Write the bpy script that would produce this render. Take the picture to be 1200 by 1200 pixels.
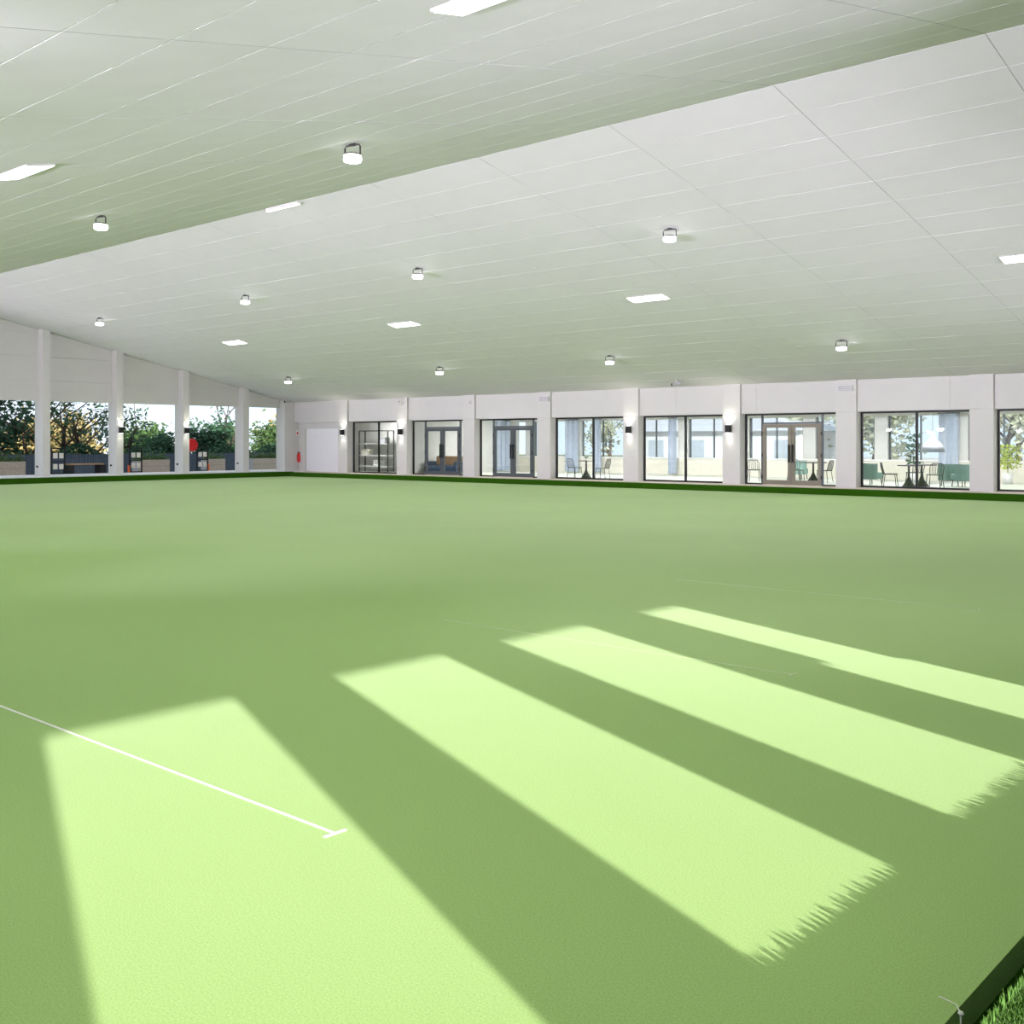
import bpy, math, random
from mathutils import Vector
R = math.radians
sc = bpy.context.scene
for o in list(bpy.data.objects): bpy.data.objects.remove(o)
col = sc.collection

# ------------------------------------------------------------------ camera, world, sun, exposure
YAW = 41.665
FPX, CX, CY = 1257.0, 600.0, 518.25
EYE = 1.70                                   # above the green (z = 0)
cam_d = bpy.data.cameras.new('camera'); cam = bpy.data.objects.new('camera', cam_d); col.objects.link(cam)
cam.location = (0, 0, EYE); cam.rotation_euler = (R(90), 0, R(YAW))
cam_d.sensor_width = 36; cam_d.lens = FPX / 1200 * 36; cam_d.shift_y = -(600 - CY) / 1200
cam_d.clip_start = .05; cam_d.clip_end = 600
sc.camera = cam

w = bpy.data.worlds.new('sky'); sc.world = w; w.use_nodes = True
bg = w.node_tree.nodes['Background']; bg.inputs[0].default_value = (.80, .90, 1.0, 1); bg.inputs[1].default_value = 1.25

SUN_DIR = Vector((-1.0285, .4234, -.247 * 1.1123)).normalized()
sd = bpy.data.lights.new('sun', 'SUN'); so = bpy.data.objects.new('sun', sd); col.objects.link(so)
sd.energy = 10.6; sd.angle = R(.55); sd.color = (1, .965, .93)
so.rotation_euler = SUN_DIR.to_track_quat('-Z', 'Y').to_euler(); so.location = (30, -15, 20)

HIGHBAY_W = 37.0
PANEL_W = 30.0
UPLIGHT_W = 152.0
UP_TILT = 79.0
LAMP_COL = (1.0, .955, .97)
UP_COL = (1.0, .87, 1.14)  # tint of the added uplighters, magenta against green bounce

vs = sc.view_settings
vs.view_transform = 'Standard'; vs.look = 'None'; vs.exposure = 0.09; vs.gamma = 1.0; vs.use_curve_mapping = False
sc.cycles.use_denoising = True
sc.cycles.sample_clamp_indirect = 6.0

# ------------------------------------------------------------------ pixel helpers (direction only; depth from a known plane)
_s, _c = math.sin(R(90 - YAW)), math.cos(R(90 - YAW))
def ray(x, y):
    u = (x - CX) / FPX; v = (CY - y) / FPX
    return Vector((-_c + u * _s, _s + u * _c, v))
O = Vector((0, 0, EYE))
def at_y(x, y, Y): r = ray(x, y); return O + r * (Y / r.y)
def at_x(x, y, X): r = ray(x, y); return O + r * (X / r.x)
def at_z(x, y, z): r = ray(x, y); return O + r * ((z - EYE) / r.z)

# ------------------------------------------------------------------ materials
def nodes_of(name):
    m = bpy.data.materials.new(name); m.use_nodes = True
    return m, m.node_tree.nodes, m.node_tree.links, m.node_tree.nodes['Principled BSDF']
def mat(name, c, rough=.6, metal=0.0, var=.04, scale=6.0, bump=0.0, bscale=40.0, spec=.3):
    m, n, l, p = nodes_of(name)
    p.inputs['Roughness'].default_value = rough; p.inputs['Metallic'].default_value = metal
    p.inputs['Specular IOR Level'].default_value = spec
    tc = n.new('ShaderNodeTexCoord'); nz = n.new('ShaderNodeTexNoise'); nz.inputs['Scale'].default_value = scale
    nz.inputs['Detail'].default_value = 4
    l.new(tc.outputs['Object'], nz.inputs['Vector'])
    rp = n.new('ShaderNodeValToRGB')
    rp.color_ramp.elements[0].position = .3; rp.color_ramp.elements[1].position = .7
    rp.color_ramp.elements[0].color = tuple(max(0, k * (1 - var)) for k in c) + (1,)
    rp.color_ramp.elements[1].color = tuple(min(1, k * (1 + var)) for k in c) + (1,)
    l.new(nz.outputs['Fac'], rp.inputs['Fac']); l.new(rp.outputs['Color'], p.inputs['Base Color'])
    if bump:
        nb = n.new('ShaderNodeTexNoise'); nb.inputs['Scale'].default_value = bscale; nb.inputs['Detail'].default_value = 3
        l.new(tc.outputs['Object'], nb.inputs['Vector'])
        b = n.new('ShaderNodeBump'); b.inputs['Strength'].default_value = bump; b.inputs['Distance'].default_value = .01
        l.new(nb.outputs['Fac'], b.inputs['Height']); l.new(b.outputs['Normal'], p.inputs['Normal'])
    return m
def emit(name, c, s):
    m = bpy.data.materials.new(name); m.use_nodes = True; n = m.node_tree.nodes
    n.remove(n['Principled BSDF']); e = n.new('ShaderNodeEmission')
    e.inputs[0].default_value = tuple(c) + (1,); e.inputs[1].default_value = s
    m.node_tree.links.new(e.outputs[0], n['Material Output'].inputs[0]); return m
def glass(name, tint=(.93, .96, .95), refl=1.0):
    m = bpy.data.materials.new(name); m.use_nodes = True; n = m.node_tree.nodes; l = m.node_tree.links
    n.remove(n['Principled BSDF'])
    t = n.new('ShaderNodeBsdfTransparent'); t.inputs[0].default_value = tint + (1,)
    g = n.new('ShaderNodeBsdfGlossy'); g.inputs['Roughness'].default_value = .01
    f = n.new('ShaderNodeLayerWeight'); f.inputs[0].default_value = .5            # Schlick, same from both faces
    pw = n.new('ShaderNodeMath'); pw.operation = 'POWER'; pw.inputs[1].default_value = 5
    mu = n.new('ShaderNodeMath'); mu.operation = 'MULTIPLY_ADD'; mu.inputs[1].default_value = .95 * refl; mu.inputs[2].default_value = .04 * refl; mu.use_clamp = True
    mx = n.new('ShaderNodeMixShader'); l.new(f.outputs['Facing'], pw.inputs[0]); l.new(pw.outputs[0], mu.inputs[0]); l.new(mu.outputs[0], mx.inputs[0])
    l.new(t.outputs[0], mx.inputs[1]); l.new(g.outputs[0], mx.inputs[2]); l.new(mx.outputs[0], n['Material Output'].inputs[0])
    return m
def turf(name, c1, c2, fine, rough=.95, sheen=.0, bump=.3):
    m, n, l, p = nodes_of(name)
    p.inputs['Roughness'].default_value = rough; p.inputs['Specular IOR Level'].default_value = .08
    p.inputs['Sheen Weight'].default_value = sheen; p.inputs['Sheen Roughness'].default_value = .5
    tc = n.new('ShaderNodeTexCoord')
    a = n.new('ShaderNodeTexNoise'); a.inputs['Scale'].default_value = fine; a.inputs['Detail'].default_value = 6; a.inputs['Roughness'].default_value = .75
    b = n.new('ShaderNodeTexNoise'); b.inputs['Scale'].default_value = .35; b.inputs['Detail'].default_value = 3
    l.new(tc.outputs['Object'], a.inputs['Vector']); l.new(tc.outputs['Object'], b.inputs['Vector'])
    ra = n.new('ShaderNodeValToRGB'); ra.color_ramp.elements[0].position = .33; ra.color_ramp.elements[1].position = .67
    ra.color_ramp.elements[0].color = c1 + (1,); ra.color_ramp.elements[1].color = c2 + (1,)
    l.new(a.outputs['Fac'], ra.inputs['Fac'])
    rb = n.new('ShaderNodeValToRGB'); rb.color_ramp.elements[0].position = .35; rb.color_ramp.elements[1].position = .65
    rb.color_ramp.elements[0].color = (.95, .96, .93, 1); rb.color_ramp.elements[1].color = (1, 1, 1, 1)
    l.new(b.outputs['Fac'], rb.inputs['Fac'])
    mx = n.new('ShaderNodeMix'); mx.data_type = 'RGBA'; mx.blend_type = 'MULTIPLY'; mx.inputs[0].default_value = 1
    l.new(ra.outputs['Color'], mx.inputs[6]); l.new(rb.outputs['Color'], mx.inputs[7]); l.new(mx.outputs[2], p.inputs['Base Color'])
    bp = n.new('ShaderNodeBump'); bp.inputs['Strength'].default_value = bump; bp.inputs['Distance'].default_value = .004
    l.new(a.outputs['Fac'], bp.inputs['Height']); l.new(bp.outputs['Normal'], p.inputs['Normal'])
    return m
def leafmat(name, c, var=.35, trans=.35):
    m, n, l, p = nodes_of(name)
    g = n.new('ShaderNodeNewGeometry'); rp = n.new('ShaderNodeValToRGB')
    rp.color_ramp.elements[0].color = tuple(k * (1 - var) for k in c) + (1,)
    rp.color_ramp.elements[1].color = tuple(min(1, k * (1 + var)) for k in c) + (1,)
    l.new(g.outputs['Random Per Island'], rp.inputs[0]); l.new(rp.outputs[0], p.inputs['Base Color'])
    p.inputs['Roughness'].default_value = .6; p.inputs['Specular IOR Level'].default_value = .25
    t = n.new('ShaderNodeBsdfTranslucent'); l.new(rp.outputs[0], t.inputs[0])
    mx = n.new('ShaderNodeMixShader'); mx.inputs[0].default_value = trans
    l.new(p.outputs[0], mx.inputs[1]); l.new(t.outputs[0], mx.inputs[2]); l.new(mx.outputs[0], n['Material Output'].inputs[0])
    return m

M = dict(
    green=turf('bowling carpet', (.265, .43, .115), (.43, .63, .215), 130, sheen=.12, bump=.25),
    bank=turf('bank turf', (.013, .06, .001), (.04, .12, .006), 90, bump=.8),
    blade=leafmat('turf blade', (.095, .20, .04), .4, .2),
    white=mat('white paint', (.625, .62, .59), .55, var=.015, scale=2),
    panel=mat('ceiling panel', (.69, .685, .69), .75, var=.02, scale=1.5),
    backing=mat('panel joint white', (.80, .80, .795), .6, var=.01),
    joint=mat('dark joint', (.30, .30, .30), .7, var=.02),
    wallp=mat('wall panel', (.615, .61, .58), .55, var=.015, scale=2),
    path=mat('beige paving', (.62, .55, .45), .8, var=.10, scale=5, bump=.15),
    concrete=mat('pale concrete', (.66, .66, .66), .8, var=.08, scale=4, bump=.15),
    black=mat('black aluminium', (.018, .019, .02), .4, .3),
    greyal=mat('slate aluminium', (.10, .115, .125), .4, .3),
    bronze=mat('bronze aluminium', (.20, .185, .14), .4, .3),  # tan of sunlit reflection on the door leaves, put into the colour
    chrome=mat('steel', (.35, .35, .34), .3, .9),
    dkmetal=mat('dark metal', (.05, .05, .05), .45, .5),
    line=mat('white line', (.85, .85, .80), .7),
    wornline=mat('worn white line', (.50, .62, .33), .8),
    door=mat('white door', (.84, .845, .86), .4, var=.01),
    tan=mat('planter board', (.42, .37, .30), .7, var=.12, scale=9),
    greyside=mat('planter grey', (.38, .38, .40), .7),
    soil=mat('soil', (.04, .03, .02), .95),
    slat=mat('blue grey slat', (.055, .075, .105), .6, var=.15),
    timber=mat('timber slat', (.38, .24, .12), .6, var=.2, scale=14),
    red=mat('red enamel', (.65, .02, .02), .4),
    orange=mat('orange plastic', (.75, .15, .05), .5),
    cream=mat('cream card', (.75, .72, .62), .6),
    bark=mat('bark', (.075, .058, .045), .9, var=.3, scale=12, bump=.6),
    leafA=leafmat('leaf teal', (.05, .115, .065)),
    leafB=leafmat('leaf green', (.085, .15, .05)),
    leafC=leafmat('leaf gold', (.40, .32, .14)),
    leafP=leafmat('leaf pale olive', (.46, .46, .32), .25),  # paled leaf colour carries the washed-out haze behind the glass
    leafY=leafmat('leaf lime', (.40, .48, .08)),
    teal=mat('teal fabric', (.17, .28, .25), .9, bump=.2),
    navy=mat('navy fabric', (.06, .09, .15), .9, bump=.2),
    curtain=mat('blue grey curtain', (.42, .48, .58), .9, var=.05),
    roomfloor=mat('room floor', (.55, .57, .50), .35, var=.05),
    roof=mat('grey roof', (.48, .49, .52), .7),
    pend=mat('pendant white', (.22, .235, .26), .5),
    shelf=mat('white shelf', (.85, .85, .85), .5),
    ground=mat('outdoor paving', (.50, .47, .42), .9, var=.12, scale=.8),
    lawn=mat('outdoor lawn', (.10, .15, .04), .95, var=.2, scale=2),
    led=emit('lamp glow', (1, 1, .98), 9.0),
    ledroom=emit('room lamp glow', (1, .97, .92), 6.0),
    glass=glass('window glass'), glassb=glass('back window glass', (.95, .97, 1.0)),
)

# ------------------------------------------------------------------ mesh builder
class MB:
    def __init__(s): s.v = []; s.f = []
    def quad(s, a, b, c, d):
        i = len(s.v); s.v += [tuple(a), tuple(b), tuple(c), tuple(d)]; s.f.append((i, i + 1, i + 2, i + 3)); return s
    def hexa(s, p):                                    # p: 4 bottom, 4 top
        i = len(s.v); s.v += [tuple(q) for q in p]
        for f in ((3, 2, 1, 0), (4, 5, 6, 7), (0, 1, 5, 4), (1, 2, 6, 5), (2, 3, 7, 6), (3, 0, 4, 7)):
            s.f.append(tuple(i + k for k in f))
        return s
    def box(s, x0, x1, y0, y1, z0, z1):
        return s.hexa([(x0, y0, z0), (x1, y0, z0), (x1, y1, z0), (x0, y1, z0), (x0, y0, z1), (x1, y0, z1), (x1, y1, z1), (x0, y1, z1)])
    def prism(s, poly, axis, a, b):                    # polygon in the two other axes, extruded along axis
        n = len(poly); i = len(s.v)
        def P(q, t): return (t, q[0], q[1]) if axis == 'x' else ((q[0], t, q[1]) if axis == 'y' else (q[0], q[1], t))
        s.v += [P(q, a) for q in poly] + [P(q, b) for q in poly]
        s.f.append(tuple(range(i, i + n))[::-1]); s.f.append(tuple(range(i + n, i + 2 * n)))
        for k in range(n): s.f.append((i + k, i + (k + 1) % n, i + n + (k + 1) % n, i + n + k))
        return s
    def tube(s, pts, r, n=8, cap=True):
        rs = r if isinstance(r, (list, tuple)) else [r] * len(pts)
        pts = [Vector(p) for p in pts]; i0 = len(s.v)
        for k, p in enumerate(pts):
            d = (pts[min(k + 1, len(pts) - 1)] - pts[max(k - 1, 0)]).normalized()
            u = d.cross(Vector((0, 0, 1)) if abs(d.z) < .95 else Vector((1, 0, 0))).normalized(); w_ = d.cross(u)
            for j in range(n):
                a = 2 * math.pi * j / n; s.v.append(tuple(p + (u * math.cos(a) + w_ * math.sin(a)) * rs[k]))
        for k in range(len(pts) - 1):
            for j in range(n):
                a = i0 + k * n + j; b = i0 + k * n + (j + 1) % n; s.f.append((a, b, b + n, a + n))
        if cap:
            s.f.append(tuple(i0 + j for j in range(n))[::-1]); e = i0 + (len(pts) - 1) * n; s.f.append(tuple(e + j for j in range(n)))
        return s
    def lathe(s, prof, n=20, c=(0, 0, 0)):             # prof: (radius, z)
        i0 = len(s.v)
        for r, z in prof:
            for j in range(n):
                a = 2 * math.pi * j / n; s.v.append((c[0] + r * math.cos(a), c[1] + r * math.sin(a), c[2] + z))
        for k in range(len(prof) - 1):
            for j in range(n):
                a = i0 + k * n + j; b = i0 + k * n + (j + 1) % n; s.f.append((a, b, b + n, a + n))
        s.f.append(tuple(i0 + j for j in range(n))[::-1]); e = i0 + (len(prof) - 1) * n; s.f.append(tuple(e + j for j in range(n)))
        return s
    def mesh(s, name, m=None, smooth=False):
        me = bpy.data.meshes.new(name); me.from_pydata(s.v, [], s.f); me.update()
        if m: me.materials.append(M[m])
        if smooth:
            for p in me.polygons: p.use_smooth = len(p.vertices) <= 4
        return me
    def build(s, name, m, parent=None, smooth=False, bevel=0):
        o = bpy.data.objects.new(name, s.mesh(name, m, smooth)); col.objects.link(o); o.parent = parent
        if bevel:
            b = o.modifiers.new('bevel', 'BEVEL'); b.width = bevel; b.segments = 2; b.limit_method = 'ANGLE'
        return o
def tag(o, label=None, cat=None, group=None, kind=None):
    if label: o['label'] = label
    if cat: o['category'] = cat
    if group: o['group'] = group
    if kind: o['kind'] = kind
    return o
def empty(name, loc=(0, 0, 0), rz=0.0):
    o = bpy.data.objects.new(name, None); col.objects.link(o); o.location = loc; o.rotation_euler = (0, 0, rz); o.empty_display_size = .1
    return o
def inst(name, me, parent, loc, rot=(0, 0, 0)):
    o = bpy.data.objects.new(name, me); col.objects.link(o); o.parent = parent; o.location = loc; o.rotation_euler = rot; return o
def struct(o, label=None): return tag(o, label, kind='structure')
def copy_tree(o, parent=None):
    c = o.copy(); col.objects.link(c); c.parent = parent
    for ch in list(o.children): copy_tree(ch, c)
    return c

# ------------------------------------------------------------------ dimensions of the hall
XL, XR = -45.07, 2.1              # inner faces of the left posts / right wall
XG = -45.50                       # recessed face of the gable panels
YF, YN = 33.70, -1.90             # far pier face / near wall
YW = 34.06                        # glazing plane of the far wall
RIDGE_Y, RIDGE_Z, EAVE_Y, EAVE_Z = 15.93, 7.53, 33.76, 3.75
SL = (EAVE_Z - RIDGE_Z) / (EAVE_Y - RIDGE_Y)
WALK = .20
def ceil_z(y): return RIDGE_Z + SL * abs(y - RIDGE_Y)
ANG = math.atan(SL)

# ------------------------------------------------------------------ ground, green, ditch, banks, walkways
b = MB().quad((-140, -90, -.16), (120, -90, -.16), (120, 130, -.16), (-140, 130, -.16)); struct(b.build('ground', 'ground'), 'pale paved ground around the hall')
GX0, GX1, GY0, GY1 = -43.90, -1.14, -.75, 32.60
floor = struct(MB().box(GX0, GX1, GY0, GY1, -.12, 0).build('floor', 'green'), 'flat pale green bowling carpet filling the hall')
for nm, x0, x1, y in (('near', -7.32, -3.67, 2.97), ('mid', -7.32, -3.68, 7.23), ('far', -7.32, -3.70, 11.30)):
    hw = .0085
    MB().box(x0, x1, y - hw, y + hw, .0005, .003).box(x1 - .012, x1 + .008, y - .06, y + .06, .0005, .0035).build('rink_line', 'line' if nm == 'near' else 'wornline', floor)
# ditch and banks (turf-faced upstands round the green)
XB = -.935
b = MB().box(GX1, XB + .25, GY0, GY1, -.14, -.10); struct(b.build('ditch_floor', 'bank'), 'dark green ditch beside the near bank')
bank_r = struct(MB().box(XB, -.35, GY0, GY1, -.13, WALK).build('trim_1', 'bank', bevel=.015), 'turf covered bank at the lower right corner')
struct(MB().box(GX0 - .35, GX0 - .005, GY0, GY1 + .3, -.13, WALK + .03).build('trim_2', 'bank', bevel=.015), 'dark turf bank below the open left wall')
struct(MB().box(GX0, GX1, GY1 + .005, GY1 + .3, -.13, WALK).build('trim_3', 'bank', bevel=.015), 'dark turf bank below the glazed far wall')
# walkways
struct(MB().box(-47.6, GX0 - .351, YN - 3, YF + .6, -.14, WALK + .05).build('walkway_left', 'concrete'), 'pale concrete walkway along the open left wall')
wf = struct(empty('walkway_far'), 'beige paved walkway along the glazed far wall')
MB().box(GX0 - .34, XR, GY1 + .301, YF + 1.0, -.14, WALK - .012).build('bed', 'concrete', wf)
pav = MB().box(-.596, .596, -.197, .197, WALK - .03, WALK).mesh('paver', 'path')
for i in range(35):
    for j in range(2): inst('paver', pav, wf, (-43.6 + i * 1.2, GY1 + .52 + j * .4, 0))
struct(MB().box(-.349, XR + 3, YN, YF, -.14, WALK - .01).build('walkway_right', 'concrete'), 'walkway on the camera side of the green')
struct(MB().box(-46, XR + 3, YN - 3, GY0 - .01, -.14, WALK - .01).build('walkway_near', 'concrete'), 'walkway behind the camera')

# turf blades on the near bank (fringe throws the ragged shadow edge)
rnd = random.Random(3)
b = MB()
def blade(x, y, h):
    a = rnd.uniform(0, 6.283); dx, dy = math.cos(a) * .0022, math.sin(a) * .0022
    lx, ly = rnd.gauss(0, .008), rnd.gauss(0, .008); z = WALK - .004
    i = len(b.v); b.v += [(x - dx, y - dy, z), (x + dx, y + dy, z), (x + lx, y + ly, z + h)]; b.f.append((i, i + 1, i + 2))
for k in range(42000): blade(rnd.uniform(XB + .006, -.50), rnd.uniform(2.2, 5.0), rnd.uniform(.010, .022))
for k in range(9000): blade(XB + abs(rnd.gauss(0, .02)) + .006, rnd.uniform(-.6, 12), rnd.uniform(.008, .017))
yy = -1.0
while yy < 9:                                          # taller tufts along the lip
    hh = rnd.uniform(.026, .044)
    for q_ in range(8):
        x_ = XB + .012 + rnd.uniform(0, .012); y_ = yy + rnd.gauss(0, .004); i = len(b.v); l_ = rnd.gauss(0, .004)
        b.v += [(x_, y_ - .006, WALK - .003), (x_ + .003, y_ + .006, WALK - .003), (x_ + l_, y_ + l_, WALK + hh * rnd.uniform(.7, 1))]; b.f.append((i, i + 1, i + 2))
    yy += rnd.uniform(.018, .042)
tag(b.build('turf_pile', 'blade', bank_r), kind='stuff')

# ------------------------------------------------------------------ ceiling: two slopes of separate panels on a white backing
XC0, XC1 = -45.12, 4.86          # cross joints every 3.33 m: -5.13 - 3.33 k
def slope(name, far, label):
    root = struct(empty(name, (0, RIDGE_Y, RIDGE_Z)), label)
    sg = 1 if far else -1
    L = (EAVE_Y - RIDGE_Y) / math.cos(ANG)                       # 18.22 along the slope
    def P(x, s, n): # s along slope from the ridge, n up off the face
        return (x, sg * (s * math.cos(ANG) - n * math.sin(-ANG) * -1), s * math.sin(ANG) + n * math.cos(ANG))
    def slab(b, x0, x1, s0, s1, n0, n1):
        q = [P(x0, s0, n0), P(x1, s0, n0), P(x1, s1, n0), P(x0, s1, n0), P(x0, s0, n1), P(x1, s0, n1), P(x1, s1, n1), P(x0, s1, n1)]
        return b.hexa(q)
    slab(MB(), -46.2, 5.0, -.02 if far else .0, L + 1.2, .005, .16).build('backing_board', 'backing', root)
    slab(MB(), -46.6, 5.6, -.1, L + 1.6, .165, .25).build('roof_deck', 'roof', root)
    nrow = 18; pitch = L / nrow
    me = slab(MB(), .007, 3.323, .008, pitch - .008, 0, .0045).mesh('ceiling_panel', 'panel')
    for i in range(15):
        x = -45.09 + i * 3.33
        for j in range(nrow):
            inst('ceiling_panel', me, root, P(x, j * pitch, 0))
        if i: slab(MB(), x - .0068, x + .0068, 0, L, .0025, .0048).build('joint_strip', 'joint', root)
    slab(MB(), -46.2, -45.10, 0, L, 0, .0048).build('edge_strip', 'panel', root)
    return root
slope('ceiling_far', True, 'far slope of the white panelled ceiling')
slope('ceiling_near', False, 'near slope of the white panelled ceiling')

# ------------------------------------------------------------------ left wall: posts, gable panels, open bays
wl = struct(empty('wall_left', (0, 0, 0)), 'white gable wall with open bays onto the garden')
post_r = [21.06 + 3.33 * k for k in range(-6, 4)]               # right edges of posts
HEADL = 3.46
for yr in post_r:
    y0, y1 = yr - .33, yr
    zt = min(ceil_z(y0), ceil_z(y1))
    MB().prism([(y0, WALK + .05), (y1, WALK + .05), (y1, ceil_z(y1) - .004), (y0, ceil_z(y0) - .004)], 'x', XL - .73, XL).build('post', 'white', wl)
MB().prism([(33.20, WALK + .05), (34.2, WALK + .05), (34.2, 3.70), (33.20, ceil_z(33.2) - .004)], 'x', XL - .73, XL + .0).build('corner_post', 'white', wl)
edges = [YN] + [v for yr in post_r for v in (yr - .33, yr)] + [33.20]
# panels between posts, courses of one metre
for k in range(0, len(edges), 2):
    y0, y1 = edges[k], edges[k + 1]
    z = HEADL
    while True:
        z1 = z + (1.02 if z > HEADL else .88)
        ylist = [y0, y1] + ([RIDGE_Y] if y0 < RIDGE_Y < y1 else [])
        top = sorted(ylist)
        poly = [(y0, z), (y1, z)]
        if min(ceil_z(y0), ceil_z(y1)) <= z + .02:
            # clipped triangle / trapezoid course
            hi, lo = (y0, y1) if ceil_z(y0) > ceil_z(y1) else (y1, y0)
            if ceil_z(hi) <= z + .02: break
            yc = RIDGE_Y + (1 if lo > RIDGE_Y else -1) * ((z - RIDGE_Z) / SL)
            poly = sorted([(hi, z), (yc, z)]); 
            y_a, y_b = poly[0][0], poly[1][0]
        else: y_a, y_b = y0, y1
        n = 8; up = []
        for q in range(n + 1):
            yy = y_b + (y_a - y_b) * q / n; up.append((yy, min(z1 - .008, ceil_z(yy) - .003)))
        up = [u for u in up if u[1] > z + .001]
        pts = [(y_a, z), (y_b, z)] + up
        MB().prism(pts, 'x', XG - .1, XG).build('gable_panel', 'wallp', wl)
        z = z1
        if z > ceil_z((y0 + y1) / 2) + 1.2 or z > RIDGE_Z: break
MB().prism([(YN, HEADL + .01), (33.8, HEADL + .01), (33.8, EAVE_Z), (RIDGE_Y, RIDGE_Z - .02), (YN, EAVE_Z)], 'x', XG - .28, XG - .11).build('gable_backing', 'backing', wl)
# hooks on the posts
for yr in post_r[-4:]:
    MB().box(XL - .5, XL - .42, yr - .38, yr - .33, .62, .70).build('clip', 'dkmetal', wl)

# ------------------------------------------------------------------ right wall (sun side, outside the view) and near wall
wr = struct(empty('wall_right'), 'wall on the sunny side beside the camera')
SX = .4117
def sun_y(yp): return yp - (XR + 6.13) * SX
ops = [(sun_y(.80), sun_y(2.02)), (sun_y(2.82), sun_y(4.10)), (sun_y(4.95), sun_y(6.04)), (sun_y(6.77), sun_y(7.89)), (sun_y(8.70), sun_y(9.53))]
HEADR = 6.13 + XR; HEADR = HEADR / .9247 * .247
T = .02
ylast = YN - .5
for (a, c) in ops:
    if a > ylast: MB().box(XR, XR + T, ylast, a, 0, HEADR).build('pier', 'white', wr)
    ylast = c
MB().box(XR, XR + T, ylast, 34.2, 0, HEADR).build('pier', 'white', wr)
MB().prism([(YN - .5, HEADR), (34.2, HEADR), (34.2, EAVE_Z), (RIDGE_Y, RIDGE_Z - .005), (YN - .5, EAVE_Z)], 'x', XR, XR + T).build('gable_panel', 'wallp', wr)
MB().box(XR + .001, XR + .03, ops[4][0] - .01, ops[4][0] + .13, 1.55, HEADR).box(XR + .001, XR + .03, ops[4][1] - .07, ops[4][1] + .01, 1.45, HEADR).build('jamb_block', 'white', wr)  # added blocks, narrow the opening to shape the last sun patch
wn = struct(empty('wall_near'), 'open wall of posts behind the camera')
for k in range(15):
    x = -45.5 + 3.33 * k
    MB().box(x, x + .35, YN - .4, YN, -.1, EAVE_Z + .02).build('post', 'white', wn)
MB().box(-45.8, XR + 1, YN - .4, YN - .05, 3.35, EAVE_Z + .02).build('lintel', 'white', wn)

# ------------------------------------------------------------------ far wall
wfar = struct(empty('wall_far'), 'white far wall of piers, lintel panels and glazed bays')
pier_r = [-40.74, -36.47, -32.18, -27.90, -23.56, -19.20, -14.92, -10.62, -6.30, -2.0]
PW = .70
HEADF = 1.70 + .6707 * 1.5
for xr in pier_r:
    MB().box(xr - PW, xr, YF, YW + .12, WALK - .02, HEADF).build('pier', 'white', wfar)
    MB().box(xr - PW, xr, YF + .004, YW + .12, HEADF + .006, 3.775).build('pier_head', 'white', wfar)
# lintel panels split at the 3.33 m grid and at the piers
cuts = sorted([-45.06] + [v for xr in pier_r for v in (xr - PW, xr)] + [XR])
grid = [-5.28 - 3.33 * k for k in range(13)]
for i in range(0, len(cuts), 2):
    xs = [cuts[i]] + sorted(g for g in grid if cuts[i] + .3 < g < cuts[i + 1] - .3) + [cuts[i + 1]]
    for a, c in zip(xs, xs[1:]):
        MB().box(a + .003, c - .003, YF + .10, YW + .12, HEADF, 3.765).build('lintel_panel', 'wallp', wfar)
MB().box(-45.06, XR, YW - .10, YW + .118, HEADF + .05, 3.76).build('lintel_backing', 'backing', wfar)
MB().box(-45.06, XR, YF + .02, YW + .3, WALK - .02, WALK + .015).build('sill', 'path', wfar)
Z0, Z1 = WALK + .016, HEADF - .003
def bay(i): return pier_r[i] + .003, pier_r[i + 1] - PW - .003
def bar(b, x0, x1, z0, z1, y=YW, t=.07): return b.box(x0, x1, y, y + t, z0, z1)
def window(n, i, mull, label, frame='black'):
    x0, x1 = bay(i)
    r = struct(empty('window_%d' % n, (0, 0, 0)), label)
    b = MB(); bar(b, x0, x0 + .06, Z0, Z1); bar(b, x1 - .06, x1, Z0, Z1); bar(b, x0 + .06, x1 - .06, Z0, Z0 + .06); bar(b, x0 + .06, x1 - .06, Z1 - .06, Z1)
    b.build('frame', frame, r)
    xm = [x0 + .06] + mull + [x1 - .06]
    for m_ in mull: bar(MB(), m_ - .035, m_ + .035, Z0 + .061, Z1 - .061).build('mullion', frame, r)
    for a, c in zip(xm, xm[1:]):
        MB().box(a + .036, c - .036, YW + .03, YW + .042, Z0 + .061, Z1 - .061).build('pane', 'glass', r)
    return r
def wx(px): return at_y(px, 520, YW).x
window(1, 0, [wx(443.5)], 'two pane black framed window with white shelving behind')
window(2, 3, [wx(695)], 'two pane window with small round table and chair behind')
window(3, 4, [wx(803)], 'two pane window left of the bronze double doors')
window(4, 6, [wx(1074)], 'two pane window with black cafe chairs behind')
window(5, 7, [(bay(7)[0] + bay(7)[1]) / 2], 'window cut by the right edge of the picture')
window(6, 8, [(bay(8)[0] + bay(8)[1]) / 2], 'window beyond the right edge of the picture')
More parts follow.
